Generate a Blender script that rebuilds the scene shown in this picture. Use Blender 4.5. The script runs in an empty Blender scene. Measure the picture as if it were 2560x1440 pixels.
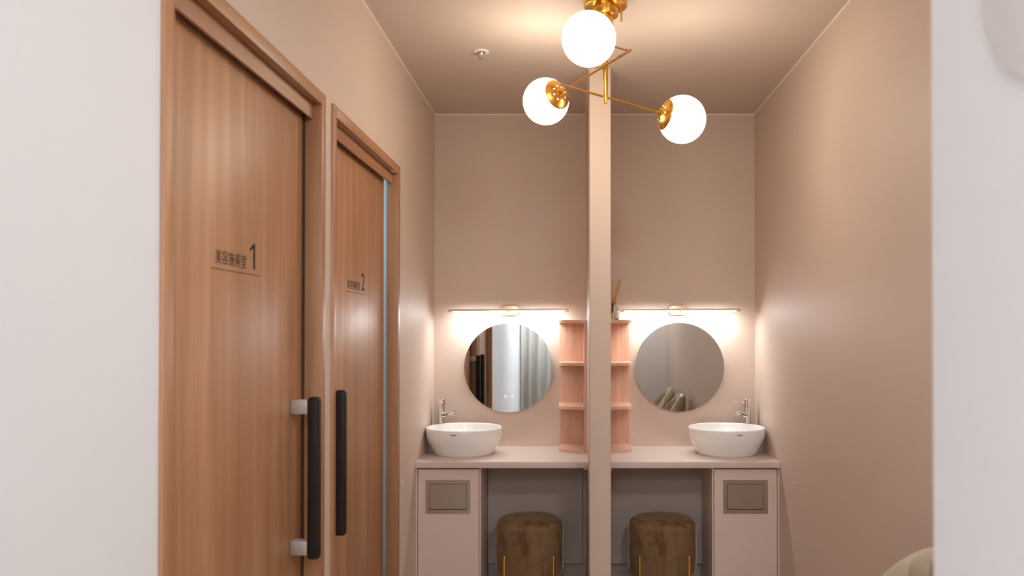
import bpy, bmesh, math, random
from mathutils import Vector, Matrix
random.seed(4)
PI = math.pi
S = bpy.context.scene
C = S.collection

# ------------------------------------------------------------------ camera, world, exposure
EYE = 1.36                                     # camera height above the floor
cam_d = bpy.data.cameras.new('camera')
cam = bpy.data.objects.new('camera', cam_d)
C.objects.link(cam)
cam.location = (0, 0, EYE)
cam.rotation_euler = (math.radians(90.6), 0, 0)
cam_d.sensor_width = 36
cam_d.lens = 2000 / 2560 * 36
cam_d.shift_x = -149 / 2560
cam_d.shift_y = 86 / 2560
cam_d.clip_start = 0.02
cam_d.dof.use_dof = True
cam_d.dof.focus_distance = 4.15
cam_d.dof.aperture_fstop = 3.6
S.camera = cam

W = bpy.data.worlds.new('world')
S.world = W
W.use_nodes = True
W.node_tree.nodes['Background'].inputs[0].default_value = (0.75, 0.85, 1, 1)
W.node_tree.nodes['Background'].inputs[1].default_value = 0.15

S.view_settings.view_transform = 'Standard'
S.view_settings.look = 'None'
S.view_settings.gamma = 1
S.view_settings.use_curve_mapping = False
S.view_settings.exposure = 0.0
S.cycles.use_denoising = True
S.cycles.max_bounces = 12
S.cycles.diffuse_bounces = 6
S.cycles.caustics_reflective = False
S.cycles.caustics_refractive = False
S.cycles.sample_clamp_indirect = 6

GLOBE_L = 22.5          # radiance of the three opal globes
GLOBE_C = (1.0, 0.88, 0.71)
BAR_L = 225.0            # radiance of the two mirror lights
BAR_C = (0.97, 0.985, 1.0)
PANEL_L = 24.5          # corridor ceiling panel behind the viewer
PANEL_C = (0.88, 0.935, 1.0)
DOWN_L = 40.0           # corridor downlight above the viewer
DOWN_C = (0.90, 0.95, 1.0)
ROOM_L = 6.0            # ceiling panel of the treatment room behind the doors
ROOM_C = (0.52, 0.79, 1.0)

# ------------------------------------------------------------------ materials
def new_mat(name):
    m = bpy.data.materials.new(name)
    m.use_nodes = True
    nt = m.node_tree
    return m, nt, nt.nodes['Principled BSDF']

def setp(p, **kw):
    names = {'color': 'Base Color', 'rough': 'Roughness', 'metal': 'Metallic', 'spec': 'Specular IOR Level',
             'coat': 'Coat Weight', 'coat_rough': 'Coat Roughness', 'sheen': 'Sheen Weight', 'sheen_rough': 'Sheen Roughness',
             'trans': 'Transmission Weight', 'ior': 'IOR', 'aniso': 'Anisotropic'}
    for k, v in kw.items():
        i = p.inputs[names[k]]
        i.default_value = (*v, 1) if k == 'color' else v

def coords(nt, scale, kind='Object'):
    tc = nt.nodes.new('ShaderNodeTexCoord')
    mp = nt.nodes.new('ShaderNodeMapping')
    mp.inputs['Scale'].default_value = scale
    nt.links.new(tc.outputs[kind], mp.inputs['Vector'])
    return mp.outputs['Vector']

def noise(nt, vec, scale, detail=3, rough=0.5, dist=0.0):
    n = nt.nodes.new('ShaderNodeTexNoise')
    n.inputs['Scale'].default_value = scale
    n.inputs['Detail'].default_value = detail
    n.inputs['Roughness'].default_value = rough
    n.inputs['Distortion'].default_value = dist
    nt.links.new(vec, n.inputs['Vector'])
    return n.outputs['Fac']

def ramp(nt, fac, stops):
    r = nt.nodes.new('ShaderNodeValToRGB')
    e = r.color_ramp.elements
    while len(e) < len(stops):
        e.new(0.5)
    for el, (p, c) in zip(e, stops):
        el.position = p
        el.color = (*c, 1)
    nt.links.new(fac, r.inputs['Fac'])
    return r.outputs['Color']

def bump(nt, p, fac, strength, dist=0.001):
    b = nt.nodes.new('ShaderNodeBump')
    b.inputs['Strength'].default_value = strength
    b.inputs['Distance'].default_value = dist
    nt.links.new(fac, b.inputs['Height'])
    nt.links.new(b.outputs['Normal'], p.inputs['Normal'])

def paint(name, col, rough=0.5, spec=0.4, tex=0.12):
    m, nt, p = new_mat(name)
    setp(p, rough=rough, spec=spec)
    v = coords(nt, (1, 1, 1))
    f = noise(nt, v, 3.0, 2)
    k = 0.985
    nt.links.new(ramp(nt, f, [(0.3, tuple(c * k for c in col)), (0.7, col)]), p.inputs['Base Color'])
    bump(nt, p, noise(nt, v, 260, 2), tex, 0.0006)
    return m

def wood(name, dark, mid, light, rough=0.43, spec=0.75, grain=(22, 22, 0.9), coat=0.0):
    m, nt, p = new_mat(name)
    setp(p, rough=rough, spec=spec, coat=coat, coat_rough=0.2)
    v = coords(nt, grain)
    f1 = noise(nt, v, 1.0, 5, 0.6, 0.4)
    v2 = coords(nt, (grain[0] * 0.22, grain[1] * 0.22, grain[2] * 0.45))
    f2 = noise(nt, v2, 1.3, 2, 0.5, 0.9)
    v3 = coords(nt, (grain[0] * 9, grain[1] * 9, grain[2] * 3))
    f3 = noise(nt, v3, 1.0, 2, 0.5)
    mx = nt.nodes.new('ShaderNodeMath'); mx.operation = 'MULTIPLY_ADD'
    nt.links.new(f1, mx.inputs[0]); mx.inputs[1].default_value = 0.45
    m2 = nt.nodes.new('ShaderNodeMath'); m2.operation = 'MULTIPLY'
    nt.links.new(f2, m2.inputs[0]); m2.inputs[1].default_value = 0.47
    nt.links.new(m2.outputs[0], mx.inputs[2])
    m3 = nt.nodes.new('ShaderNodeMath'); m3.operation = 'MULTIPLY_ADD'
    nt.links.new(f3, m3.inputs[0]); m3.inputs[1].default_value = 0.08
    nt.links.new(mx.outputs[0], m3.inputs[2])
    nt.links.new(ramp(nt, m3.outputs[0], [(0.36, dark), (0.5, mid), (0.64, light)]), p.inputs['Base Color'])
    return m

def plain(name, col, rough=0.4, var=0.04, scale=8, **kw):
    m, nt, p = new_mat(name)
    setp(p, rough=rough, **kw)
    f = noise(nt, coords(nt, (1, 1, 1)), scale, 2)
    nt.links.new(ramp(nt, f, [(0.3, tuple(c * (1 - var) for c in col)), (0.7, tuple(min(1, c * (1 + var)) for c in col))]),
                 p.inputs['Base Color'])
    return m

def brushed(name, col, rough, grain, amount=0.12):
    m, nt, p = new_mat(name)
    setp(p, color=col, metal=1.0, rough=rough)
    f = noise(nt, coords(nt, grain), 1.0, 3)
    r = nt.nodes.new('ShaderNodeMapRange')
    r.inputs['To Min'].default_value = rough - amount / 2
    r.inputs['To Max'].default_value = rough + amount / 2
    nt.links.new(f, r.inputs['Value'])
    nt.links.new(r.outputs['Result'], p.inputs['Roughness'])
    return m

def emitter(name, col, strength):
    m, nt, p = new_mat(name)
    setp(p, color=(0.9, 0.9, 0.9), rough=0.3)
    p.inputs['Emission Color'].default_value = (*col, 1)
    p.inputs['Emission Strength'].default_value = strength
    return m

M = {}
BEIGE = (0.63, 0.505, 0.42)
M['beige'] = paint('beige_wall_paint', BEIGE, 0.55, 0.35)
M['ceil'] = paint('beige_ceiling_paint', (0.60, 0.495, 0.425), 0.6, 0.2)
M['white_wall'] = paint('white_wall_paint', (0.82, 0.82, 0.825), 0.6, 0.3)
M['grey_wall'] = paint('greige_wall_paint', (0.55, 0.485, 0.44), 0.6, 0.3)
M['bead'] = paint('pale_bead_paint', (0.86, 0.80, 0.74), 0.5, 0.3)
M['wood'] = wood('brown_wood_laminate', (0.30, 0.134, 0.056), (0.39, 0.19, 0.088), (0.50, 0.265, 0.14))
M['wood_h'] = wood('brown_wood_laminate_crosswise', (0.31, 0.138, 0.059), (0.39, 0.19, 0.088), (0.48, 0.25, 0.13), grain=(28, 1.1, 28))
M['shelf'] = wood('pale_wood_laminate', (0.52, 0.30, 0.19), (0.65, 0.39, 0.26), (0.75, 0.49, 0.35), 0.42, grain=(60, 60, 2.0))
M['shelf_h'] = wood('pale_wood_laminate_crosswise', (0.57, 0.34, 0.225), (0.66, 0.42, 0.29), (0.75, 0.51, 0.375), 0.42, grain=(2.0, 60, 60))
M['lam'] = plain('pink_beige_laminate', (0.63, 0.525, 0.475), 0.42, 0.012)
M['lam_door'] = plain('pink_beige_cabinet_laminate', (0.68, 0.54, 0.475), 0.5, 0.012)
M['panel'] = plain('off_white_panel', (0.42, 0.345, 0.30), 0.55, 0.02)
M['base'] = plain('grey_beige_vinyl', (0.40, 0.35, 0.32), 0.6, 0.05)
M['floor'] = wood('greige_vinyl_plank', (0.36, 0.30, 0.25), (0.43, 0.36, 0.31), (0.48, 0.41, 0.36), 0.5, grain=(2, 22, 22))
M['brass'] = brushed('brushed_brass', (0.76, 0.43, 0.085), 0.24, (40, 40, 400))
M['brass_pale'] = plain('pale_satin_gold', (0.80, 0.60, 0.38), 0.36, 0.03, metal=0.75)
M['sleeve'] = wood('walnut_sleeve', (0.24, 0.10, 0.05), (0.33, 0.15, 0.075), (0.40, 0.19, 0.10), 0.45, grain=(60, 60, 60))
M['chrome'] = brushed('polished_chrome', (0.86, 0.85, 0.85), 0.06, (50, 50, 50), 0.03)
M['steel'] = brushed('brushed_steel', (0.50, 0.42, 0.355), 0.36, (6, 200, 200), 0.14)
M['nickel'] = plain('satin_nickel', (0.46, 0.41, 0.37), 0.5, 0.03, 30, metal=0.5)
M['ceramic'] = plain('white_glazed_ceramic', (0.86, 0.85, 0.83), 0.10, 0.004, coat=0.3)
M['dark'] = plain('dark_brown_wrap', (0.016, 0.010, 0.009), 0.5, 0.15, 60, spec=0.25)
M['ink'] = plain('dark_brown_lettering', (0.022, 0.012, 0.009), 0.6, 0.05, spec=0.15)
M['slot_dark'] = plain('dark_brown_slot_shade', (0.05, 0.026, 0.017), 0.8, 0.1, 60)  # shade of the slot beside the door, put into the colour
M['black'] = plain('black_gap', (0.01, 0.01, 0.01), 0.8, 0.05)
M['mirror'] = plain('silvered_glass', (0.73, 0.745, 0.735), 0.0, 0.0, metal=1.0)
M['mirror_edge'] = plain('polished_glass_edge', (0.80, 0.82, 0.82), 0.2, 0.02)
M['globe'] = emitter('opal_glass_lit', GLOBE_C, GLOBE_L)
M['led'] = emitter('led_diffuser_lit', BAR_C, BAR_L)
M['panel_led'] = emitter('white_ceiling_panel_lit', PANEL_C, PANEL_L)
M['globe_low'] = emitter('opal_glass_dimmer', GLOBE_C, GLOBE_L * 0.35)
M['alcove_fill_led'] = emitter('cool_square_fill_lit', (0.86, 0.94, 1.0), 105.0)  # fill light added for the alcove, never in view
M['down'] = emitter('downlight_lens_lit', DOWN_C, DOWN_L)
M['room_led'] = emitter('cool_ceiling_panel_lit', ROOM_C, ROOM_L)
M['icon'] = emitter('touch_symbol_lit', (0.40, 0.40, 0.72), 0.8)
M['curtain'] = plain('grey_beige_curtain', (0.58, 0.55, 0.51), 0.85, 0.05, 90)
M['patch'] = plain('pale_pink_patch', (0.70, 0.65, 0.635), 0.6, 0.02)
M['label'] = plain('white_label', (0.75, 0.70, 0.66), 0.6, 0.02)
M['white_plastic'] = plain('white_plastic', (0.82, 0.79, 0.74), 0.45, 0.02)
M['reed'] = plain('amber_reed', (0.62, 0.27, 0.05), 0.7, 0.1, 40)

def velvet():
    m, nt, p = new_mat('taupe_velvet')
    setp(p, rough=0.85, sheen=1.0, sheen_rough=0.22, spec=0.15)
    p.inputs['Sheen Tint'].default_value = (1.0, 0.84, 0.66, 1)
    v = coords(nt, (1.6, 1.6, 0.8))
    f = noise(nt, v, 9, 4, 0.55, 1.2)
    nt.links.new(ramp(nt, f, [(0.34, (0.115, 0.064, 0.030)), (0.44, (0.185, 0.112, 0.057)), (0.7, (0.23, 0.142, 0.075))]),
                 p.inputs['Base Color'])
    bump(nt, p, noise(nt, coords(nt, (1, 1, 1)), 500, 1), 0.2, 0.001)
    return m
M['velvet'] = velvet()
def leather():
    m, nt, p = new_mat('khaki_leather')
    setp(p, rough=0.45, spec=0.4)
    v = coords(nt, (1, 1, 1))
    nt.links.new(ramp(nt, noise(nt, v, 6, 2), [(0.3, (0.37, 0.295, 0.205)), (0.7, (0.42, 0.335, 0.235))]), p.inputs['Base Color'])
    bump(nt, p, noise(nt, v, 180, 3), 0.15, 0.001)
    return m
M['leather'] = leather()
def glass(name, col, rough=0.0):
    m, nt, p = new_mat(name)
    setp(p, color=col, rough=rough, trans=1.0, ior=1.45)
    return m
M['glass'] = glass('clear_glass', (1, 1, 1))
M['oil'] = glass('yellow_oil', (0.95, 0.66, 0.12))

# ------------------------------------------------------------------ mesh helpers
def box(bm, x0, x1, y0, y1, z0, z1, bev=0.0, seg=2):
    vs = [bm.verts.new((x, y, z)) for x in (x0, x1) for y in (y0, y1) for z in (z0, z1)]
    q = [(0, 1, 3, 2), (4, 6, 7, 5), (0, 4, 5, 1), (2, 3, 7, 6), (0, 2, 6, 4), (1, 5, 7, 3)]
    fs = [bm.faces.new([vs[i] for i in f]) for f in q]
    if bev:
        es = list({e for f in fs for e in f.edges})
        bmesh.ops.bevel(bm, geom=es, offset=bev, segments=seg, profile=0.5, affect='EDGES')
    return bm

def lathe(bm, prof, segs=64, mat=None, close=False, skip=None):
    mat = mat or Matrix.Identity(4)
    rings = []
    for r, z in prof:
        if r < 1e-6:
            rings.append([bm.verts.new(mat @ Vector((0, 0, z)))])
        else:
            rings.append([bm.verts.new(mat @ Vector((r * math.cos(2 * PI * k / segs), r * math.sin(2 * PI * k / segs), z)))
                          for k in range(segs)])
    for a, b in zip(rings, rings[1:]):
        for k in range(segs):
            k2 = (k + 1) % segs
            if len(a) == 1 and len(b) == 1:
                continue
            if len(a) == 1:
                vs = [a[0], b[k2], b[k]]
            elif len(b) == 1:
                vs = [a[k], a[k2], b[0]]
            else:
                vs = [a[k], a[k2], b[k2], b[k]]
            if skip:
                c = sum((v.co for v in vs), Vector()) / len(vs)
                if skip(c):
                    continue
            bm.faces.new(vs)
    return bm

def frame_to(p0, p1):
    p0, p1 = Vector(p0), Vector(p1)
    d = (p1 - p0).normalized()
    q = Vector((0, 0, 1)).rotation_difference(d)
    return Matrix.Translation(p0) @ q.to_matrix().to_4x4(), (p1 - p0).length

def tube(bm, p0, p1, r, segs=24, r1=None, rnd=0.0):
    m, L = frame_to(p0, p1)
    r1 = r if r1 is None else r1
    if rnd:
        prof = [(0, 0)] + [(r - rnd + rnd * math.sin(t), rnd - rnd * math.cos(t)) for t in [PI / 2 * i / 5 for i in range(6)]]
        prof += [(r1 - rnd + rnd * math.cos(t), L - rnd + rnd * math.sin(t)) for t in [PI / 2 * i / 5 for i in range(6)]] + [(0, L)]
    else:
        prof = [(0, 0), (r, 0), (r1, L), (0, L)]
    return lathe(bm, prof, segs, m)

def prism(bm, pts, z0, z1, bev=0.0):
    a = [bm.verts.new((x, y, z0)) for x, y in pts]
    b = [bm.verts.new((x, y, z1)) for x, y in pts]
    n = len(pts)
    fs = [bm.faces.new(a[::-1]), bm.faces.new(b)]
    for i in range(n):
        j = (i + 1) % n
        fs.append(bm.faces.new([a[i], a[j], b[j], b[i]]))
    if bev:
        es = [e for e in fs[0].edges] + [e for e in fs[1].edges]
        bmesh.ops.bevel(bm, geom=es, offset=bev, segments=2, profile=0.5, affect='EDGES')
    return bm

def obj(name, bm, mat, parent=None, loc=(0, 0, 0), smooth=38):
    bmesh.ops.recalc_face_normals(bm, faces=bm.faces[:])
    me = bpy.data.meshes.new(name)
    bm.to_mesh(me)
    bm.free()
    me.materials.append(M[mat] if isinstance(mat, str) else mat)
    if smooth:
        for p in me.polygons:
            p.use_smooth = True
        me.set_sharp_from_angle(angle=math.radians(smooth))
    o = bpy.data.objects.new(name, me)
    C.objects.link(o)
    o.location = loc
    if parent:
        o.parent = parent
    return o

def nb():
    return bmesh.new()

def tag(o, label, cat, group=None, kind=None):
    o['label'] = label
    o['category'] = cat
    if group:
        o['group'] = group
    if kind:
        o['kind'] = kind
    return o

def thing(name, label, cat, loc=(0, 0, 0), group=None, kind=None):
    o = bpy.data.objects.new(name, None)
    o.empty_display_size = 0.05
    C.objects.link(o)
    o.location = loc
    return tag(o, label, cat, group, kind)

def copy_tree(o, parent=None):
    c = o.copy()
    C.objects.link(c)
    c.parent = parent
    for ch in list(o.children):
        copy_tree(ch, c)
    return c

# ------------------------------------------------------------------ the room
XL, XR = -0.773, 1.0305         # side walls
YB = 4.5                        # back wall
CE = EYE + 1.2225               # ceiling
PX0, PX1, PY = 0.0824, 0.182, 3.70   # partition between the two stations
WT = 0.045                      # thickness of the wall the doors sit in

def struct(name, bm, mat, label, cat):
    return tag(obj(name, bm, mat, smooth=0), label, cat, kind='structure')

b = nb(); box(b, -2.5, 1.15, -2.5, 4.75, -0.06, 0)
struct('floor', b, 'floor', 'greige plank floor running under the counters and stools', 'floor')
b = nb(); box(b, -2.5, 1.15, -2.5, 4.75, CE, CE + 0.06)
struct('ceiling', b, 'ceil', 'smooth beige ceiling with the brass globe lamp', 'ceiling')
b = nb(); box(b, XL, 1.15, YB, YB + 0.1, 0, CE)
struct('wall_back', b, 'beige', 'beige back wall behind the round mirrors and light bars', 'wall')
b = nb(); box(b, XR, XR + 0.1, 0.17, YB, 0, CE)
struct('wall_right', b, 'beige', 'bare beige side wall opposite the wooden doors', 'wall')
b = nb(); box(b, PX0, PX1, PY, YB, 0, CE, 0.004, 3)
tag(obj('wall_middle', b, 'beige'), 'narrow beige partition wall standing between the two vanity counters', 'wall', kind='structure')

D1 = (1.50, 2.484)              # outer edges of the two door frames along the wall
D2 = (2.566, 3.566)
CW = 0.037                      # casing width
HEAD = EYE + 0.695              # underside of the head casing
b = nb()
x0 = XL - WT
box(b, x0, XL, D1[1] - 0.012, D2[0] + 0.012, 0, CE)
box(b, x0, XL, D2[1] - 0.012, YB, 0, CE)
box(b, x0, XL, D1[0], D1[1] - 0.012, HEAD + 0.02, CE)
box(b, x0, XL, D2[0] + 0.012, D2[1] - 0.012, HEAD + 0.02, CE)
struct('wall_left', b, 'beige', 'beige side wall holding the two wooden sliding doors', 'wall')
b = nb(); box(b, XL - 0.1, XL, -2.4, D1[0] - 0.001, 0, CE)
struct('wall_corridor', b, 'white_wall', 'blurred white wall in front of the first wooden door', 'wall')
b = nb(); box(b, 0.405, 0.505, -2.4, 0.9, 0, CE, 0.003, 2)
struct('wall_front', b, 'white_wall', 'blurred white wall end covering the chair beside the bare beige wall', 'wall')
b = nb(); box(b, 0.505, XR, 0.17, 0.27, 0, CE)
struct('wall_alcove', b, 'grey_wall', 'grey wall closing the alcove behind the two khaki chairs', 'wall')
b = nb(); box(b, XL - 0.1, 0.505, -2.5, -2.4, 0, CE)
struct('wall_end', b, 'white_wall', 'white end wall behind the curtain', 'wall')

# the treatment room behind the doors, bright enough to show through the gaps
b = nb()
box(b, -2.5, -2.4, 0.9, 4.75, 0, CE)
box(b, -2.4, XL - 0.1, 0.9, 1.0, 0, CE)
box(b, -2.4, XL, 4.65, 4.75, 0, CE)
struct('wall_treatment', b, 'white_wall', 'pale walls of the treatment room behind the wooden doors', 'wall')
t = thing('ceiling_panel', 'cool white ceiling panel light inside the treatment room', 'light', (-1.45, 3.6, CE))
b = nb(); box(b, -0.32, 0.32, -0.62, 0.62, -0.03, 0, 0.004); obj('frame', b, 'white_plastic', t)
b = nb(); box(b, -0.3, 0.3, -0.6, 0.6, -0.034, -0.028); obj('diffuser', b, 'room_led', t)

# thin pale bead in the angle of walls and ceiling
def bead(n, x0, x1, y0, y1, label):
    b = nb(); box(b, x0, x1, y0, y1, CE - 0.005, CE + 0.002)
    struct('trim_%d' % n, b, 'bead', label, 'trim')
e = 0.005
bead(1, XL, PX0, YB - e, YB, 'thin pale bead where ceiling meets back wall on the door side')
bead(2, PX1, XR, YB - e, YB, 'thin pale bead where ceiling meets back wall on the bare wall side')
bead(3, XL, XL + e, 1.5, YB - e, 'thin pale bead along the ceiling above the wooden doors')
bead(4, XR - e, XR, 0.27, YB - e, 'thin pale bead along the ceiling above the bare beige wall')
bead(5, PX0 - e, PX0, PY, YB - e, 'thin pale bead where the partition meets the ceiling')
b = nb(); box(b, -0.44, PX0, YB - 0.008, YB, 0, 0.06)
struct('baseboard_back', b, 'base', 'low grey baseboard under the counter on the door side', 'baseboard')
b = nb(); box(b, PX1, 0.69, YB - 0.008, YB, 0, 0.06)
struct('baseboard_right', b, 'base', 'low grey baseboard under the counter on the bare wall side', 'baseboard')

# ------------------------------------------------------------------ writing
def text_bm(body, size, sx=1.0):
    cu = bpy.data.curves.new('lettering', 'FONT')
    cu.body = body
    cu.size = size
    cu.resolution_u = 4
    o = bpy.data.objects.new('lettering', cu)
    C.objects.link(o)
    bpy.context.view_layer.update()
    dg = bpy.context.evaluated_depsgraph_get()
    me = bpy.data.meshes.new_from_object(o.evaluated_get(dg))
    bpy.data.objects.remove(o)
    bpy.data.curves.remove(cu)
    b = nb()
    b.from_mesh(me)
    bpy.data.meshes.remove(me)
    return b

def fit(b, u0, u1, v0, v1):
    """scale flat lettering (xy) into the rectangle u0..u1, v0..v1"""
    xs = [v.co.x for v in b.verts]; ys = [v.co.y for v in b.verts]
    ax, bx_, ay, by_ = min(xs), max(xs), min(ys), max(ys)
    for v in b.verts:
        v.co.x = u0 + (v.co.x - ax) / (bx_ - ax) * (u1 - u0)
        v.co.y = v0 + (v.co.y - ay) / (by_ - ay) * (v1 - v0)
        v.co.z = 0
    return b

def sign_bm(digit):
    """room name, number and rule, in metres: u along the wall, v up"""
    out = nb()
    parts = []
    for i, ch in enumerate('美容施術室'):
        w = 0.0325
        parts.append(fit(text_bm(ch, 1), 0.0235 + i * 0.0358, 0.0235 + i * 0.0358 + w, 0.0125, 0.0455))
    dw = 0.033 if digit == '1' else 0.047
    if digit == '1':                          # a plain upright with a slanted flag
        p = nb()
        H = 0.067
        pts = ((0.022, 0), (0.033, 0), (0.033, H), (0.0255, H), (0.0, H - 0.0165), (0.003, H - 0.0225), (0.022, H - 0.0125))
        p.faces.new([p.verts.new((0.220 + a, 0.0145 + c, 0)) for a, c in pts])
        parts.append(p)
    else:
        parts.append(fit(text_bm(digit, 1), 0.220, 0.220 + dw, 0.0145, 0.0815))
    for p in parts:
        me = bpy.data.meshes.new('tmp'); p.to_mesh(me); p.free(); out.from_mesh(me); bpy.data.meshes.remove(me)
    vs = [out.verts.new(c) for c in ((0, -0.0008, 0), (0.284, -0.0008, 0), (0.284, 0.0008, 0), (0, 0.0008, 0))]
    out.faces.new(vs)
    for v in out.verts:                       # onto the door: u -> +y, v -> +z, facing +x
        u, w = v.co.x, v.co.y
        v.co = Vector((0, u, w))
    ex = bmesh.ops.extrude_face_region(out, geom=out.faces[:])
    for g in ex['geom']:
        if isinstance(g, bmesh.types.BMVert):
            g.co.x += 0.0004
    return out

# ------------------------------------------------------------------ sliding doors
def sliding_door(n, ya, yb, label, sign_y, digit, bar_y, gap_at_far):
    """frame ya..yb; door face 42 mm behind the wall plane"""
    t = thing('door_%d' % n, label, 'door', (XL, ya, 0), 'wooden sliding doors', 'structure')
    L = yb - ya
    b = nb()                                   # casing, 8 mm proud of the wall, jambs as deep as the wall
    for y0 in (0, L - CW):
        box(b, -WT, 0.008, y0, y0 + CW, 0, HEAD + CW, 0.0012, 2)
    fr = obj('door_frame', b, 'wood', t)
    b = nb()
    box(b, -WT, 0.0075, CW, L - CW, HEAD, HEAD + CW, 0.0012, 2)
    obj('head_casing', b, 'wood_h', t)
    b = nb()
    box(b, -0.0285, -0.020, CW, L - CW, HEAD - 0.047, HEAD - 0.0005, 0.001, 1)
    obj('track_cover', b, 'wood_h', t)
    p0, p1 = (CW - 0.02, L - CW - 0.048) if gap_at_far else (CW + 0.045, L - CW + 0.02)
    b = nb()
    box(b, -0.079, -0.0455, p0, p1, 0.012, HEAD + 0.01, 0.0015, 2)
    pn = obj('door_panel', b, 'wood', t)
    b = nb()                                   # dark strip painted in for the shaded slot at the closing edge
    y0, y1 = (CW, CW + 0.022) if gap_at_far else (L - CW - 0.024, L - CW)
    box(b, -0.0456, -0.0435, y0, y1, 0.012, HEAD + 0.01)
    g = obj('slot_shade', b, 'slot_dark', pn, smooth=0); g['label'] = 'dark strip painting the shaded slot along the closing edge'
    s = obj('lettering', sign_bm(digit), 'ink', pn, (-0.0455, sign_y - ya, EYE + 0.1435), smooth=0)
    s['label'] = 'dark room name and number %s above a thin rule' % digit
    b = nb()
    zt, zb = EYE - 0.1945, EYE - 0.668
    yy = bar_y - ya
    box(b, 0.001, 0.035, yy, yy + 0.034, zb, zt, 0.009, 4)
    h = obj('pull_handle', b, 'dark', t); h['label'] = 'dark brown pull bar'
    for z in (zt - 0.007 - 0.042, zb + 0.014):
        b = nb(); box(b, -0.0455, 0.002, yy - 0.002, yy + 0.032, z, z + 0.042, 0.002, 2)
        s = obj('standoff', b, 'nickel', h); s['label'] = 'satin nickel standoff block'
    return t

d1 = sliding_door(1, D1[0], D1[1], 'brown wooden sliding door numbered 1 next to the white wall', 1.813, '1', 2.335, False)
d2 = sliding_door(2, D2[0], D2[1], 'brown wooden sliding door numbered 2 with light in its gap', 2.893, '2', 2.606, True)
b = nb(); box(b, -0.014, 0.004, D2[1] - D2[0] - CW - 0.075, D2[1] - D2[0] - CW - 0.012, HEAD - 0.0006, HEAD + 0.0002)
lb = obj('label_sticker', b, 'label', d2); lb['label'] = 'small pale sticker under the head casing'

# small white screw caps on the side walls
for x, y, z, nx, lab in ((XL, 3.66, EYE - 0.69, 1, 'tiny white screw cap on the wall beside door number 2'),
                         (XR, 3.73, EYE - 0.708, -1, 'tiny white screw cap low on the bare beige wall')):
    b = nb(); tube(b, (0, 0, 0), (nx * 0.003, 0, 0), 0.004, 16, 0.003)
    tag(obj('screw_cap', b, 'white_plastic', loc=(x, y, z)), lab, 'screw cap', 'screw caps on the side walls')

# ------------------------------------------------------------------ vanity stations
SIDE = {-1: dict(tag='beside the wooden doors'), 1: dict(tag='beside the bare beige wall')}
CT = EYE - 0.648                # counter top
CF = 3.96                       # counter front
SLAB = 0.0315

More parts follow.
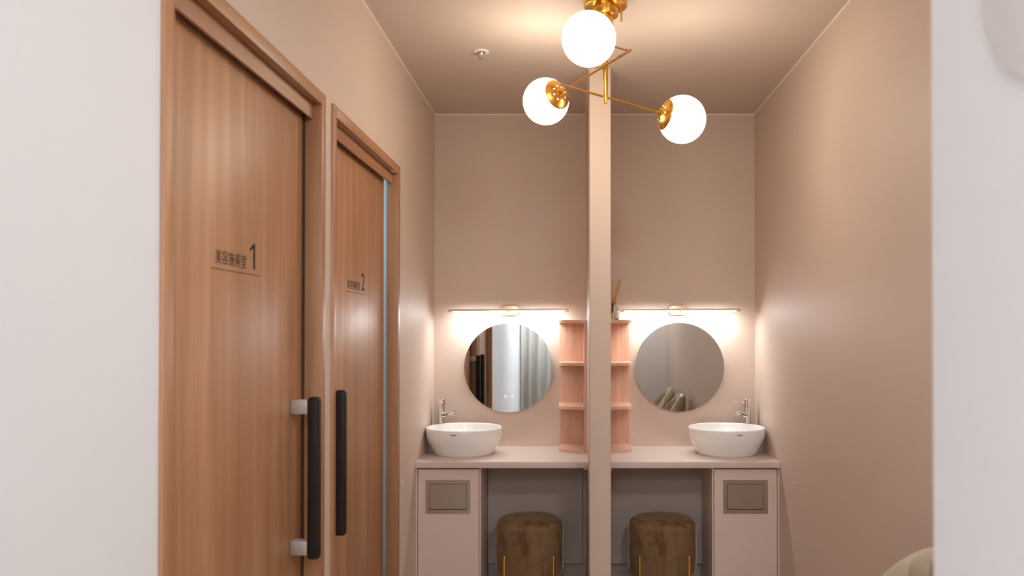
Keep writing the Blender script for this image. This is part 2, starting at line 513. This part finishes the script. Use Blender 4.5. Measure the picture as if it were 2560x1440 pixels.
def station(s):
    w = SIDE[s]['tag']
    xo = XL if s < 0 else XR                   # outer wall
    xi = PX0 if s < 0 else PX1                 # partition face
    lo, hi = min(xo, xi), max(xo, xi)
    # ---- worktop
    t = thing('countertop', 'pink beige laminate worktop ' + w + ', under a round mirror', 'countertop', ((lo + hi) / 2, CF, CT - SLAB), 'vanity worktops')
    b = nb(); box(b, lo - (lo + hi) / 2, hi - (lo + hi) / 2, 0, YB - CF, 0, SLAB, 0.0015, 2)
    obj('slab', b, 'lam', t)
    b = nb(); box(b, xi - (lo + hi) / 2 + (-0.022 if s < 0 else 0), xi - (lo + hi) / 2 + (0 if s < 0 else 0.022), 0.02, 0.31, -0.013, 0, 0.001, 1)
    obj('support_cleat', b, 'lam', t)
    # ---- cabinet
    ci = -0.450 if s < 0 else 0.697            # inner side of the cabinet
    a, c = min(xo, ci), max(xo, ci)
    t = thing('vanity_cabinet', 'pink beige cabinet with a steel waste flap ' + w, 'cabinet', ((a + c) / 2, CF + 0.02, 0), 'vanity cabinets')
    ox = (a + c) / 2
    h = CT - SLAB
    b = nb()                                   # carcass: two sides, top rail, back, plinth
    box(b, a - ox, a - ox + 0.008, 0, YB - CF - 0.03, 0, h - 0.001)
    box(b, c - ox - 0.008, c - ox, 0, YB - CF - 0.03, 0, h - 0.001)
    box(b, a - ox + 0.008, c - ox - 0.008, 0.03, YB - CF - 0.03, 0.04, h - 0.012)
    obj('carcass', b, 'lam_door', t, smooth=0)
    dx0, dx1 = a - ox + 0.011, c - ox - 0.011
    fx = (-0.6135 if s < 0 else 0.863) - ox
    fz0, fz1 = EYE - 0.907, EYE - 0.741        # waste plate
    b = nb()                                   # door leaf with a real cut-out behind the plate
    ix0, ix1, iz0, iz1 = fx - 0.092, fx + 0.092, fz0 + 0.018, fz1 - 0.018
    box(b, dx0, ix0, 0.001, 0.02, 0.05, h - 0.008)
    box(b, ix1, dx1, 0.001, 0.02, 0.05, h - 0.008)
    box(b, ix0, ix1, 0.001, 0.02, 0.05, iz0)
    box(b, ix0, ix1, 0.001, 0.02, iz1, h - 0.008)
    dr = obj('cabinet_door', b, 'lam_door', t, smooth=0)
    b = nb()                                   # steel frame plate
    for r in ((fx - 0.1105, fx + 0.1105, fz1 - 0.0185, fz1), (fx - 0.1105, fx + 0.1105, fz0, fz0 + 0.0185),
              (fx - 0.1105, fx - 0.0925, fz0 + 0.0185, fz1 - 0.0185), (fx + 0.0925, fx + 0.1105, fz0 + 0.0185, fz1 - 0.0185)):
        box(b, r[0], r[1], -0.002, 0.0012, r[2], r[3])
    fp = obj('waste_frame', b, 'steel', dr, smooth=0); fp['label'] = 'brushed steel surround'
    b = nb(); box(b, fx - 0.0905, fx + 0.0905, 0.0, 0.003, fz0 + 0.0215, fz1 - 0.0205, 0.0006, 1)
    fl = obj('waste_flap', b, 'steel', dr); fl['label'] = 'brushed steel swing flap'
    b = nb(); box(b, fx - 0.0925, fx + 0.0925, 0.008, 0.018, fz0 + 0.0185, fz1 - 0.0185)  # black plate painting the darkness behind the flap
    obj('chute_dark', b, 'black', dr, smooth=0)
    # ---- white apron panel at the back of the knee space
    p0, p1 = (ci, 0.058) if s < 0 else (0.1995, ci)
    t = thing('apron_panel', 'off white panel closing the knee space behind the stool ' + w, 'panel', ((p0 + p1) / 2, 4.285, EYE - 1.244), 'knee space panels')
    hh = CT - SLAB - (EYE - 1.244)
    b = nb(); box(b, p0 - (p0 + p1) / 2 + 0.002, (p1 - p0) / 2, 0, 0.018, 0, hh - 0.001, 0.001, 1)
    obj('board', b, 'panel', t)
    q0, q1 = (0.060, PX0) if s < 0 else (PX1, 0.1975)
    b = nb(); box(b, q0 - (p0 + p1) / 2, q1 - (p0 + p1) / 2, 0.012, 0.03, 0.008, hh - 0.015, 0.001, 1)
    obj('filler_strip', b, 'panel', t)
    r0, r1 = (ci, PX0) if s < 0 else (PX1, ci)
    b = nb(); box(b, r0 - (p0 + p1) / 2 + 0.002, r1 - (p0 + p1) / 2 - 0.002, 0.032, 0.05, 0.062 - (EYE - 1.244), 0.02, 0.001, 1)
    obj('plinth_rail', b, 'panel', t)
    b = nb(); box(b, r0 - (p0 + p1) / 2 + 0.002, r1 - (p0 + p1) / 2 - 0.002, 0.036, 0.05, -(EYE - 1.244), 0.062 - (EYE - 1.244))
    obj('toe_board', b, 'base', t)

station(-1)
station(1)

# ---- mirrors
def mirror(x, z, yaw, label, icons):
    t = thing('round_mirror', label, 'mirror', (x, YB, z), 'round wall mirrors')
    t.rotation_euler = (0, 0, yaw)
    r = 0.2505
    b = nb()
    mt = Matrix.Rotation(PI / 2, 4, 'X')       # local z -> -y (towards the room)
    lathe(b, [(0, 0.006), (r - 0.03, 0.006), (r - 0.03, 0.0), (0, 0)], 96, mt)
    obj('mounting_plate', b, 'white_plastic', t)
    b = nb()
    lathe(b, [(r - 0.0015, 0.0215), (r, 0.0195), (r, 0.006), (0, 0.006)], 128, mt)
    obj('rim', b, 'mirror_edge', t)
    b = nb()
    lathe(b, [(0, 0.0216), (r - 0.0015, 0.0216)], 128, mt)
    obj('glass', b, 'mirror', t, smooth=0)
    for dx, dz in icons:                       # lit touch symbols
        b = nb()
        for q in ((0.0082, 0.0068), (0.0042, 0.0036)):
            lathe(b, [(q[0], 0.0), (q[0], 0.0006), (q[1], 0.0006), (q[1], 0.0)], 28, Matrix.Translation((dx, -0.0217, dz)) @ mt)
        box(b, dx - 0.0006, dx + 0.0006, -0.0223, -0.0217, dz + 0.001, dz + 0.009)
        i = obj('touch_symbol', b, 'icon', t); i['label'] = 'faint lit touch symbol'
mirror(-0.3525, EYE - 0.2065, -0.0045, 'round frameless mirror reflecting the wooden doors and a curtain', [(-0.0165, -0.161), (0.0215, -0.161)])
mirror(0.604, EYE - 0.204, 0.0, 'round frameless mirror reflecting two khaki chairs', [(0.011, -0.157)])

# ---- light bars above the mirrors
def light_bar(x, z, label, tilt):
    t = thing('mirror_light', label, 'wall lamp', (x, YB, z), 'gold mirror light bars')
    b = nb()                                   # stadium backplate
    pts = []
    w, h2, rr = 0.0585, 0.0262, 0.0255
    for cx, cz, a0 in ((w - rr, h2 - rr, 0), (-(w - rr), h2 - rr, 90), (-(w - rr), -(h2 - rr), 180), (w - rr, -(h2 - rr), 270)):
        for k in range(9):
            a = math.radians(a0 + k * 90 / 8)
            pts.append((cx + rr * math.cos(a), cz + rr * math.sin(a)))
    prism(b, pts, 0, 0.022, 0.003)
    for v in b.verts:
        v.co = Vector((v.co.x, -v.co.z, v.co.y))
    obj('backplate', b, 'brass_pale', t)
    yb = -0.092
    b = nb(); tube(b, (0, -0.02, 0), (0, yb - 0.012, 0.0), 0.0085, 24, rnd=0.002)
    obj('knuckle', b, 'brass_pale', t)
    r, L = 0.0075, 0.3335
    rot = Matrix.Rotation(tilt, 4, 'Y')
    def half(bm, a0, a1, x0, x1, r, n=14):
        ring = [(r * math.cos(math.radians(a0 + (a1 - a0) * k / n)), r * math.sin(math.radians(a0 + (a1 - a0) * k / n))) for k in range(n + 1)]
        A = [bm.verts.new(rot @ Vector((x0, p, q)) + Vector((0, yb, 0))) for p, q in ring]
        B = [bm.verts.new(rot @ Vector((x1, p, q)) + Vector((0, yb, 0))) for p, q in ring]
        m = len(A)
        for i in range(m):
            j = (i + 1) % m
            bm.faces.new([A[i], A[j], B[j], B[i]])
        bm.faces.new(A); bm.faces.new(B[::-1])
    b = nb(); half(b, -48, 207, -L, L, r)
    half(b, 207, 312, -L, -L + 0.027, r); half(b, 207, 312, L - 0.027, L, r)
    obj('bar', b, 'brass_pale', t)
    b = nb(); half(b, 208, 311, -L + 0.0275, L - 0.0275, r)
    obj('diffuser', b, 'led', t)['label'] = 'glowing white diffuser strip'
light_bar(-0.348, EYE + 0.1125, 'gold light bar lit above the mirror that reflects the doors', -0.006)
light_bar(0.599, EYE + 0.1140, 'gold light bar lit above the mirror that reflects the chairs', -0.003)

# ---- corner shelf units
def shelf_unit(s, label):
    xi = PX0 if s < 0 else PX1
    wd = 0.152 if s < 0 else 0.143
    t = thing('shelf_unit', label, 'shelf', (xi, YB, CT), 'pale wood shelf units')
    dp = 0.265                                  # depth
    def board(z0, z1, name):
        # u from the partition (0) outward to wd ; bow front
        pts = [(0, 0), (wd, 0), (wd, -0.185)]
        n = 16
        for k in range(1, n + 1):
            a = PI / 2 * k / n
            pts.append((wd * math.cos(a), -0.185 - (dp - 0.185) * math.sin(a)))
        pts = [(s * u, v) for u, v in pts]
        b = nb(); prism(b, pts, z0, z1, 0.0008)
        obj(name, b, 'shelf_h', t)
    H = EYE + 0.057 - CT
    board(0, 0.0155, 'base_board')
    board(EYE - 0.4186 - CT, EYE - 0.402 - CT, 'shelf_board')
    board(EYE - 0.1863 - CT, EYE - 0.1708 - CT, 'shelf_board')
    board(H - 0.016, H, 'top_board')
    b = nb()
    for z0, z1 in ((0.0155, EYE - 0.4186 - CT), (EYE - 0.402 - CT, EYE - 0.1863 - CT), (EYE - 0.1708 - CT, H - 0.016)):
        u0, u1 = sorted((s * 0.0, s * (wd - 0.002)))
        box(b, u0, u1, -0.012, 0, z0, z1)
    obj('back_board', b, 'shelf', t, smooth=0)
    b = nb()
    for z0, z1 in ((0.0, EYE - 0.4186 - CT), (EYE - 0.4186 - CT, EYE - 0.1863 - CT), (EYE - 0.1863 - CT, H - 0.016)):
        u0, u1 = sorted((s * 0.0, s * 0.0158))
        box(b, u0, u1, -dp - 0.001, -0.012, z0, z1)
    obj('side_board', b, 'shelf', t, smooth=0)
    for z in (H - 0.034, EYE - 0.4186 - CT - 0.018):    # shelf pegs under the boards
        b = nb(); tube(b, (s * 0.0158, -0.23, z), (s * 0.0195, -0.23, z), 0.003, 12)
        obj('shelf_peg', b, 'sleeve', t)
shelf_unit(-1, 'pale wood open shelf unit with an empty top on the door side of the partition')
shelf_unit(1, 'pale wood open shelf unit carrying the reed diffuser bottle')

# ---- vessel basins and taps
def basin(x, label, logo_dx):
    t = thing('vessel_basin', label, 'basin', (x, 4.24, CT), 'round vessel basins')
    prof = [(0, 0.003), (0.15, 0.003), (0.1515, 0.0), (0.154, 0.0015), (0.159, 0.009), (0.165, 0.02), (0.176, 0.041), (0.1865, 0.062),
            (0.1945, 0.080), (0.1985, 0.096), (0.2, 0.113), (0.2005, 0.130), (0.2002, 0.1375), (0.1985, 0.1403), (0.1955, 0.1403),
            (0.1936, 0.1375), (0.1925, 0.128), (0.190, 0.105), (0.182, 0.078), (0.166, 0.052), (0.14, 0.034), (0.10, 0.024), (0.05, 0.02), (0.024, 0.0185)]
    b = nb(); lathe(b, prof, 128)
    obj('bowl', b, 'ceramic', t, smooth=60)
    b = nb(); lathe(b, [(0.024, 0.0185), (0.0235, 0.021), (0.018, 0.022), (0.0, 0.0225)], 40)
    obj('drain', b, 'chrome', t, smooth=60)
    b = nb()                                    # maker's mark, too small to read: a row of fine strokes
    a0 = -PI / 2 + logo_dx / 0.2
    r = random.Random(3)
    for k in range(9):
        a = a0 + (k - 4) * 0.0165
        hgt = 0.0052 if k in (0, 8) else r.choice((0.0034, 0.0042, 0.0052))
        mt = Matrix.Rotation(a, 4, 'Z')
        q = nb(); box(q, 0.2002, 0.2011, -0.0011, 0.0011, 0.1175, 0.1175 + hgt)
        for v in q.verts:
            v.co = mt @ v.co
        me = bpy.data.meshes.new('tmp'); q.to_mesh(me); q.free(); b.from_mesh(me); bpy.data.meshes.remove(me)
    obj('maker_mark', b, 'ink', t, smooth=0)
basin(-0.5685, 'white round vessel basin on the counter beside the wooden doors', -0.030)
basin(0.8195, 'white round vessel basin on the counter beside the bare beige wall', 0.030)

def tap(x, s, label, lever):
    """s: sideways direction of the spout, lever: direction of the handle"""
    t = thing('basin_tap', label, 'tap', (x, 4.412, CT), 'chrome basin taps')
    H = EYE - 0.375 - CT
    b = nb()
    lathe(b, [(0, 0), (0.027, 0), (0.027, 0.006), (0.0225, 0.009), (0.0212, 0.012), (0.0212, H - 0.042), (0, H - 0.042)], 40)
    obj('column', b, 'chrome', t)
    b = nb()
    lathe(b, [(0, H - 0.041), (0.0208, H - 0.041), (0.0216, H - 0.040), (0.0216, H - 0.003), (0.019, H), (0, H)], 40)
    cp = obj('cap', b, 'chrome', t)
    b = nb()
    lv = Vector(lever).normalized()
    p = Vector((0, 0, H - 0.016))
    tube(b, p + lv * 0.019, p + lv * 0.031, 0.007, 20, rnd=0.0015)
    tube(b, p + lv * 0.028, p + lv * 0.085 + Vector((0, 0, 0.003)), 0.0036, 16, rnd=0.0012)
    obj('lever', b, 'chrome', t)
    b = nb()
    root = Vector((0, 0, EYE - 0.467 - CT))
    end = Vector((s * 0.092, -0.122, EYE - 0.431 - CT))
    tube(b, root, end, 0.0125, 32, 0.0105, rnd=0.0015)
    sp = obj('spout', b, 'chrome', t)
    b = nb()
    q = root + (end - root) * 0.90
    tube(b, q, q + Vector((0, 0, -0.020)), 0.0088, 24, rnd=0.001)
    obj('aerator', b, 'chrome', sp)
tap(-0.7165, 1, 'chrome tap whose lever points forward, behind the basin beside the doors', (0.25, -1, 0))
tap(0.9665, -1, 'chrome tap whose lever points sideways, behind the basin beside the bare wall', (-1, -0.35, 0))

# ---- reed diffuser on the shelf
t = thing('reed_diffuser', 'small clear glass reed diffuser with amber reeds on the shelf top', 'reed diffuser', (0.2275, 4.37, EYE + 0.0572))
b = nb()
lathe(b, [(0, 0), (0.0285, 0), (0.0305, 0.003), (0.0305, 0.060), (0.029, 0.069), (0.022, 0.077), (0.0135, 0.082), (0.0125, 0.085), (0.0125, 0.093),
          (0.0155, 0.095), (0.0155, 0.100), (0.011, 0.101), (0.0105, 0.084), (0.020, 0.074), (0.0275, 0.066), (0.0285, 0.058), (0.0285, 0.005), (0, 0.005)], 48)
obj('bottle', b, 'glass', t, smooth=50)
b = nb(); lathe(b, [(0, 0.0052), (0.0283, 0.0052), (0.0283, 0.0105), (0, 0.0105)], 40)
obj('scented_oil', b, 'oil', t)
for bx, by, tx, ty, tz in ((-0.020, 0.0, 0.0385, 0.0, 0.2215), (-0.0215, 0.004, 0.0355, 0.004, 0.2205), (-0.020, -0.006, 0.0245, -0.008, 0.2215),
                           (-0.003, 0.004, -0.003, 0.018, 0.2195), (-0.0215, 0.008, 0.0445, 0.012, 0.215), (0.010, -0.01, -0.035, -0.014, 0.218),
                           (0.014, 0.006, -0.048, 0.006, 0.214)):
    b = nb(); tube(b, (bx, by, 0.0056), (tx, ty, tz), 0.0015, 8)
    obj('reed', b, 'reed', t)

# ------------------------------------------------------------------ stools
def stool(x, y, rot, label):
    t = thing('velvet_stool', label, 'stool', (x, y, 0), 'round velvet stools')
    t.rotation_euler = (0, 0, rot)
    R = 0.172
    z0, z1 = 0.125, 0.408
    b = nb()
    prof = [(0, z0)] + [(R - 0.03 + 0.03 * math.sin(a), z0 + 0.03 - 0.03 * math.cos(a)) for a in [PI / 2 * k / 6 for k in range(7)]]
    prof += [(R + 0.0015, 0.25), (R, z1 - 0.036)]
    prof += [(R - 0.030 + 0.030 * math.cos(a), z1 - 0.036 + 0.030 * math.sin(a)) for a in [PI / 2 * k / 7 for k in range(1, 8)]]
    prof += [(R - 0.032, z1 - 0.0065)]
    lathe(b, prof + [(0, z1 - 0.0065)], 96)
    obj('body', b, 'velvet', t, smooth=70)
    b = nb()                                    # top pad, gently domed, with a seam round it
    prof = [(0, z1 + 0.010)] + [(r, z1 + 0.010 - 0.010 * (r / 0.142) ** 3) for r in (0.03, 0.06, 0.09, 0.115, 0.13, 0.138, 0.142)] + [(0.1435, z1 - 0.003), (0.142, z1 - 0.009)]
    lathe(b, prof, 96)
    obj('seat_pad', b, 'velvet', t, smooth=70)
    for k in range(4):
        a = PI / 4 + k * PI / 2
        px, py = (R + 0.001) * math.cos(a), (R + 0.001) * math.sin(a)
        b = nb(); tube(b, (px, py, 0), (px, py, 0.2445), 0.0080, 24, rnd=0.004)
        o = obj('leg', b, 'brass', t); o['label'] = 'polished brass leg'
stool(-0.214, 4.10, 0.02, 'taupe velvet stool with brass legs under the counter beside the doors')
stool(0.463, 4.10, -0.02, 'taupe velvet stool with brass legs under the counter beside the bare wall')

# ------------------------------------------------------------------ ceiling lamp
u = 2.92 / 2000
LX, LY = 85 * u, 2.92
lamp = thing('ceiling_lamp', 'brushed brass ceiling lamp with three glowing opal globes', 'ceiling lamp', (LX, LY, CE))
def lz(px):                                     # height for a level seen px above the eye line at the stem
    return EYE + px * u - CE
b = nb()
cb = lz(812)
prof = [(0, 0), (0.081, 0), (0.081, cb + 0.006), (0.0775, cb + 0.001), (0.074, cb), (0, cb)]
lathe(b, prof, 72)
cn = obj('canopy', b, 'brass', lamp)
b = nb()
lathe(b, [(0, cb), (0.047, cb), (0.047, cb - 0.030), (0.0445, cb - 0.034), (0.040, cb - 0.035), (0, cb - 0.035)], 64)
obj('canopy_step', b, 'brass', cn)
b = nb()
lathe(b, [(0, cb - 0.035), (0.029, cb - 0.035), (0.029, cb - 0.066), (0.027, cb - 0.0685), (0.012, cb - 0.069), (0, cb - 0.069)], 48)
obj('collar', b, 'brass', cn)
for dx, dy, l in ((0.060, 0.02, 0.045), (0.002, -0.058, 0.026)):
    b = nb(); tube(b, (dx, dy, cb), (dx, dy, cb - l), 0.0035, 14, rnd=0.0008)
    obj('locking_screw', b, 'brass', cn)
b = nb(); tube(b, (0, 0, cb - 0.06), (0, 0, lz(570)), 0.0090, 28, rnd=0.001)
obj('stem', b, 'brass', lamp)

def lamp_arm(g, n, length, slv, opal='globe'):
    """g: globe centre in u from the viewer's eye, n: direction towards the free end, slv: length of the wooden sleeve"""
    G = Vector((g[0] * u - LX, g[1] * u - LY, g[2] * u + EYE - CE))
    d = Vector(n).normalized()
    E = G + d * (length * u)
    R = 62 * u
    b = nb()
    tube(b, G + d * (R + 0.004), E - d * slv * 0.5, 0.0041, 18)
    arm = obj('arm', b, 'brass', lamp)
    b = nb(); tube(b, E - d * slv, E, 0.0050, 18, rnd=0.001)
    s = obj('sleeve', b, 'sleeve', arm); s['label'] = 'brown wooden end sleeve'
    # short connector from the stem to the arm
    k = -(d.x * G.x + d.y * G.y) / (d.x ** 2 + d.y ** 2)
    foot = G + d * k
    b = nb(); tube(b, (0, 0, foot.z), foot, 0.0045, 16, rnd=0.001)
    obj('connector', b, 'brass', arm)
    b = nb(); bmesh.ops.create_uvsphere(b, u_segments=64, v_segments=40, radius=R)
    for v in b.verts:
        v.co += G
    g = obj('globe', b, opal, lamp, smooth=180); g['label'] = 'glowing white opal glass globe'
    # perforated brass cap over the side of the globe that faces the arm
    mt, _ = frame_to(G, E)
    holes = [Vector((0.5 * math.cos(k * PI / 4 + 0.25), 0.5 * math.sin(k * PI / 4 + 0.25))) for k in range(8)]
    RR = R + 0.0028
    amax = math.radians(39)
    def skip(c):
        q = mt.inverted() @ c
        rr = RR * math.sin(amax)
        p = Vector((q.x, q.y)) / rr
        return q.z > R * 0.7 and any((p - hh).length < 0.047 for hh in holes)
    n = 56
    prof = [(RR * math.sin(amax * k / n), RR * math.cos(amax * k / n)) for k in range(n, 0, -1)] + [(0, RR)]
    b = nb(); lathe(b, prof, 144, mt, skip=skip)
    c = obj('globe_cap', b, 'brass', g, smooth=60); c['label'] = 'perforated brass cap'
    sol = c.modifiers.new('Solidify', 'SOLIDIFY'); sol.thickness = 0.0012; sol.offset = 1
    b = nb(); tube(b, G + d * (R + 0.002), G + d * (R + 0.022), 0.0085, 24, 0.0062, rnd=0.001)
    obj('socket', b, 'brass', g)
lamp_arm((39.4, 1832, 670.5), (0.345, 0.906, 0.236), 340, 0.06, 'globe_low')
lamp_arm((-69.8, 2164, 622), (0.632, -0.76, 0.151), 334, 0.068)
lamp_arm((290.4, 2096.6, 555.2), (-0.920, -0.3585, 0.159), 344.7, 0.061)

# ------------------------------------------------------------------ sprinkler
t = thing('sprinkler', 'small metal fire sprinkler with white rosette on the ceiling', 'sprinkler', (-0.395, 3.49, CE))
b = nb(); lathe(b, [(0.0, 0), (0.034, 0), (0.033, -0.003), (0.018, -0.005), (0.017, -0.001)], 48); obj('rosette', b, 'white_plastic', t)
b = nb(); lathe(b, [(0, -0.003), (0.012, -0.003), (0.012, -0.012), (0.009, -0.016), (0.009, -0.020), (0, -0.020)], 32); obj('nozzle', b, 'chrome', t)
b = nb(); lathe(b, [(0, -0.020), (0.0135, -0.020), (0.0145, -0.022), (0.0140, -0.030), (0.010, -0.032), (0, -0.032)], 32); obj('deflector', b, 'nickel', t)

# ------------------------------------------------------------------ shell chairs by the right wall
def shell_chair(name='shell_chair'):
    t = thing(name, '', 'chair', (0.70, 1.97, 0), 'khaki shell chairs')
    # faces -x. U-shaped padded shell: a from -1 to 1 round the back
    def plan(a, off):
        # superellipse-like U: half width in y, depth in x
        th = a * math.radians(66)
        px = 0.285 * math.cos(th)
        py = 0.285 * math.sin(th)
        nrm = Vector((math.cos(th), math.sin(th)))
        return Vector((px, py)) - nrm * off
    def top(a):
        return 0.818 - 0.20 * abs(a) ** 2.2
    b = nb()
    n, m = 64, 14
    grid_o, grid_i = [], []
    for i in range(n + 1):
        a = -1 + 2 * i / n
        ch = abs(math.sin(a * PI * 4.0))                  # channel seams on the inside
        dep = 0.066 + 0.010 * ch ** 0.5
        zt = top(a)
        lean = 0.075
        co, ci_ = [], []
        for j in range(m + 1):
            v = j / m
            z = 0.40 + (zt - 0.40) * v
            k = lean * ((z - 0.40) / 0.42)
            rnd_ = 1.0 if v < 0.86 else math.sqrt(max(0.0, 1 - ((v - 0.86) / 0.14) ** 2))
            mid = plan(a, 0.033) * (1 + k)
            o_ = mid + (plan(a, 0.0) * (1 + k) - mid) * rnd_
            i_ = mid + (plan(a, dep) * (1 + k) - mid) * rnd_
            co.append(b.verts.new((o_.x, o_.y, z)))
            ci_.append(b.verts.new((i_.x, i_.y, z)))
        grid_o.append(co); grid_i.append(ci_)
    for i in range(n):
        for j in range(m):
            b.faces.new([grid_o[i][j], grid_o[i + 1][j], grid_o[i + 1][j + 1], grid_o[i][j + 1]])
            b.faces.new([grid_i[i][j], grid_i[i][j + 1], grid_i[i + 1][j + 1], grid_i[i + 1][j]])
        b.faces.new([grid_o[i][0], grid_i[i][0], grid_i[i + 1][0], grid_o[i + 1][0]])
    for i in (0, n):
        for j in range(m):
            b.faces.new([grid_o[i][j], grid_o[i][j + 1], grid_i[i][j + 1], grid_i[i][j]])
    bmesh.ops.remove_doubles(b, verts=b.verts, dist=1e-5)
    obj('backrest', b, 'leather', t, smooth=50)
    b = nb()
    pts = []
    for k in range(48):
        a = 2 * PI * k / 48
        cx, sy = math.cos(a), math.sin(a)
        r = 0.235 / (abs(cx) ** 4 + abs(sy) ** 4) ** 0.25
        pts.append((r * cx - 0.06, r * sy * 0.93))
    prism(b, pts, 0.36, 0.46, 0.03)
    obj('seat', b, 'leather', t, smooth=60)
    for sx in (-0.21, 0.15):
        for sy in (-0.17, 0.17):
            b = nb(); tube(b, (sx * 1.12, sy * 1.15, 0), (sx, sy, 0.37), 0.011, 16, 0.016)
            obj('leg', b, 'brass', t)
    return t
ch = shell_chair()
ch['label'] = 'khaki leather shell chair by the beige wall, partly behind the white wall end'
ch.location = (0.69, 1.98, 0)
c2 = copy_tree(ch)
c2.location = (0.69, 1.23, 0)
c2['label'] = 'khaki leather shell chair seen only in the mirror, farther from it'

# ------------------------------------------------------------------ corridor behind the camera (shown by the mirrors)
t = thing('curtain', 'grey beige floor length curtain reflected in the mirror beside the doors', 'curtain', (XL, -2.1, 0))
b = nb()
n = 240
A, Bv = [], []
for i in range(n + 1):
    x = 0.005 + (0.405 - XL - 0.01) * i / n
    y = 0.035 * math.sin(x * 52 + 0.7 * math.sin(x * 9)) + 0.012 * math.sin(x * 23 + 1)
    A.append(b.verts.new((x, y, 0.02))); Bv.append(b.verts.new((x, y * 0.8, CE - 0.04)))
for i in range(n):
    b.faces.new([A[i], A[i + 1], Bv[i + 1], Bv[i]])
o = obj('fabric', b, 'curtain', t, smooth=180)
sol = o.modifiers.new('Solidify', 'SOLIDIFY'); sol.thickness = 0.002
b = nb(); box(b, 0.002, 0.405 - XL - 0.002, -0.015, 0.015, CE - 0.03, CE - 0.001)
obj('rail', b, 'white_plastic', t)

def downlight(x, y, label):
    t = thing('downlight', label, 'ceiling light', (x, y, CE), 'corridor downlights')
    b = nb(); lathe(b, [(0.075, 0), (0.08, -0.001), (0.08, -0.006), (0.066, -0.008), (0.064, -0.002)], 48); obj('ring', b, 'white_plastic', t)
    b = nb(); lathe(b, [(0, -0.004), (0.065, -0.004)], 48); obj('lens', b, 'down', t, smooth=0)
downlight(-0.18, 1.05, 'white round ceiling downlight just in front of the viewer')
t = thing('corridor_light', 'flat white ceiling panel light in the corridor before the curtain', 'ceiling light', (-0.11, -1.25, CE))
b = nb(); box(b, -0.31, 0.31, -0.61, 0.61, -0.03, 0, 0.004); obj('frame', b, 'white_plastic', t)
b = nb(); box(b, -0.295, 0.295, -0.595, 0.595, -0.034, -0.028); obj('diffuser', b, 'panel_led', t)

t = thing('alcove_fill', 'unseen square fill light added over the khaki chairs', 'ceiling light', (0.76, 0.85, CE))  # lamp added out of view to brighten the chair alcove
b = nb(); box(b, -0.16, 0.16, -0.16, 0.16, -0.03, 0, 0.004); obj('frame', b, 'white_plastic', t)
b = nb(); box(b, -0.15, 0.15, -0.15, 0.15, -0.034, -0.028); obj('diffuser', b, 'alcove_fill_led', t)

# round pale plaque on the near white wall (thin pink disc; only its blurred edge shows)
t = thing('wall_patch', 'blurred pale pink round plaque on the white wall end', 'patch', (0.405, 0.66, EYE + 0.335))
b = nb(); tube(b, (0, 0, 0), (-0.004, 0, 0), 0.121, 72, rnd=0.001)
obj('disc', b, 'patch', t)
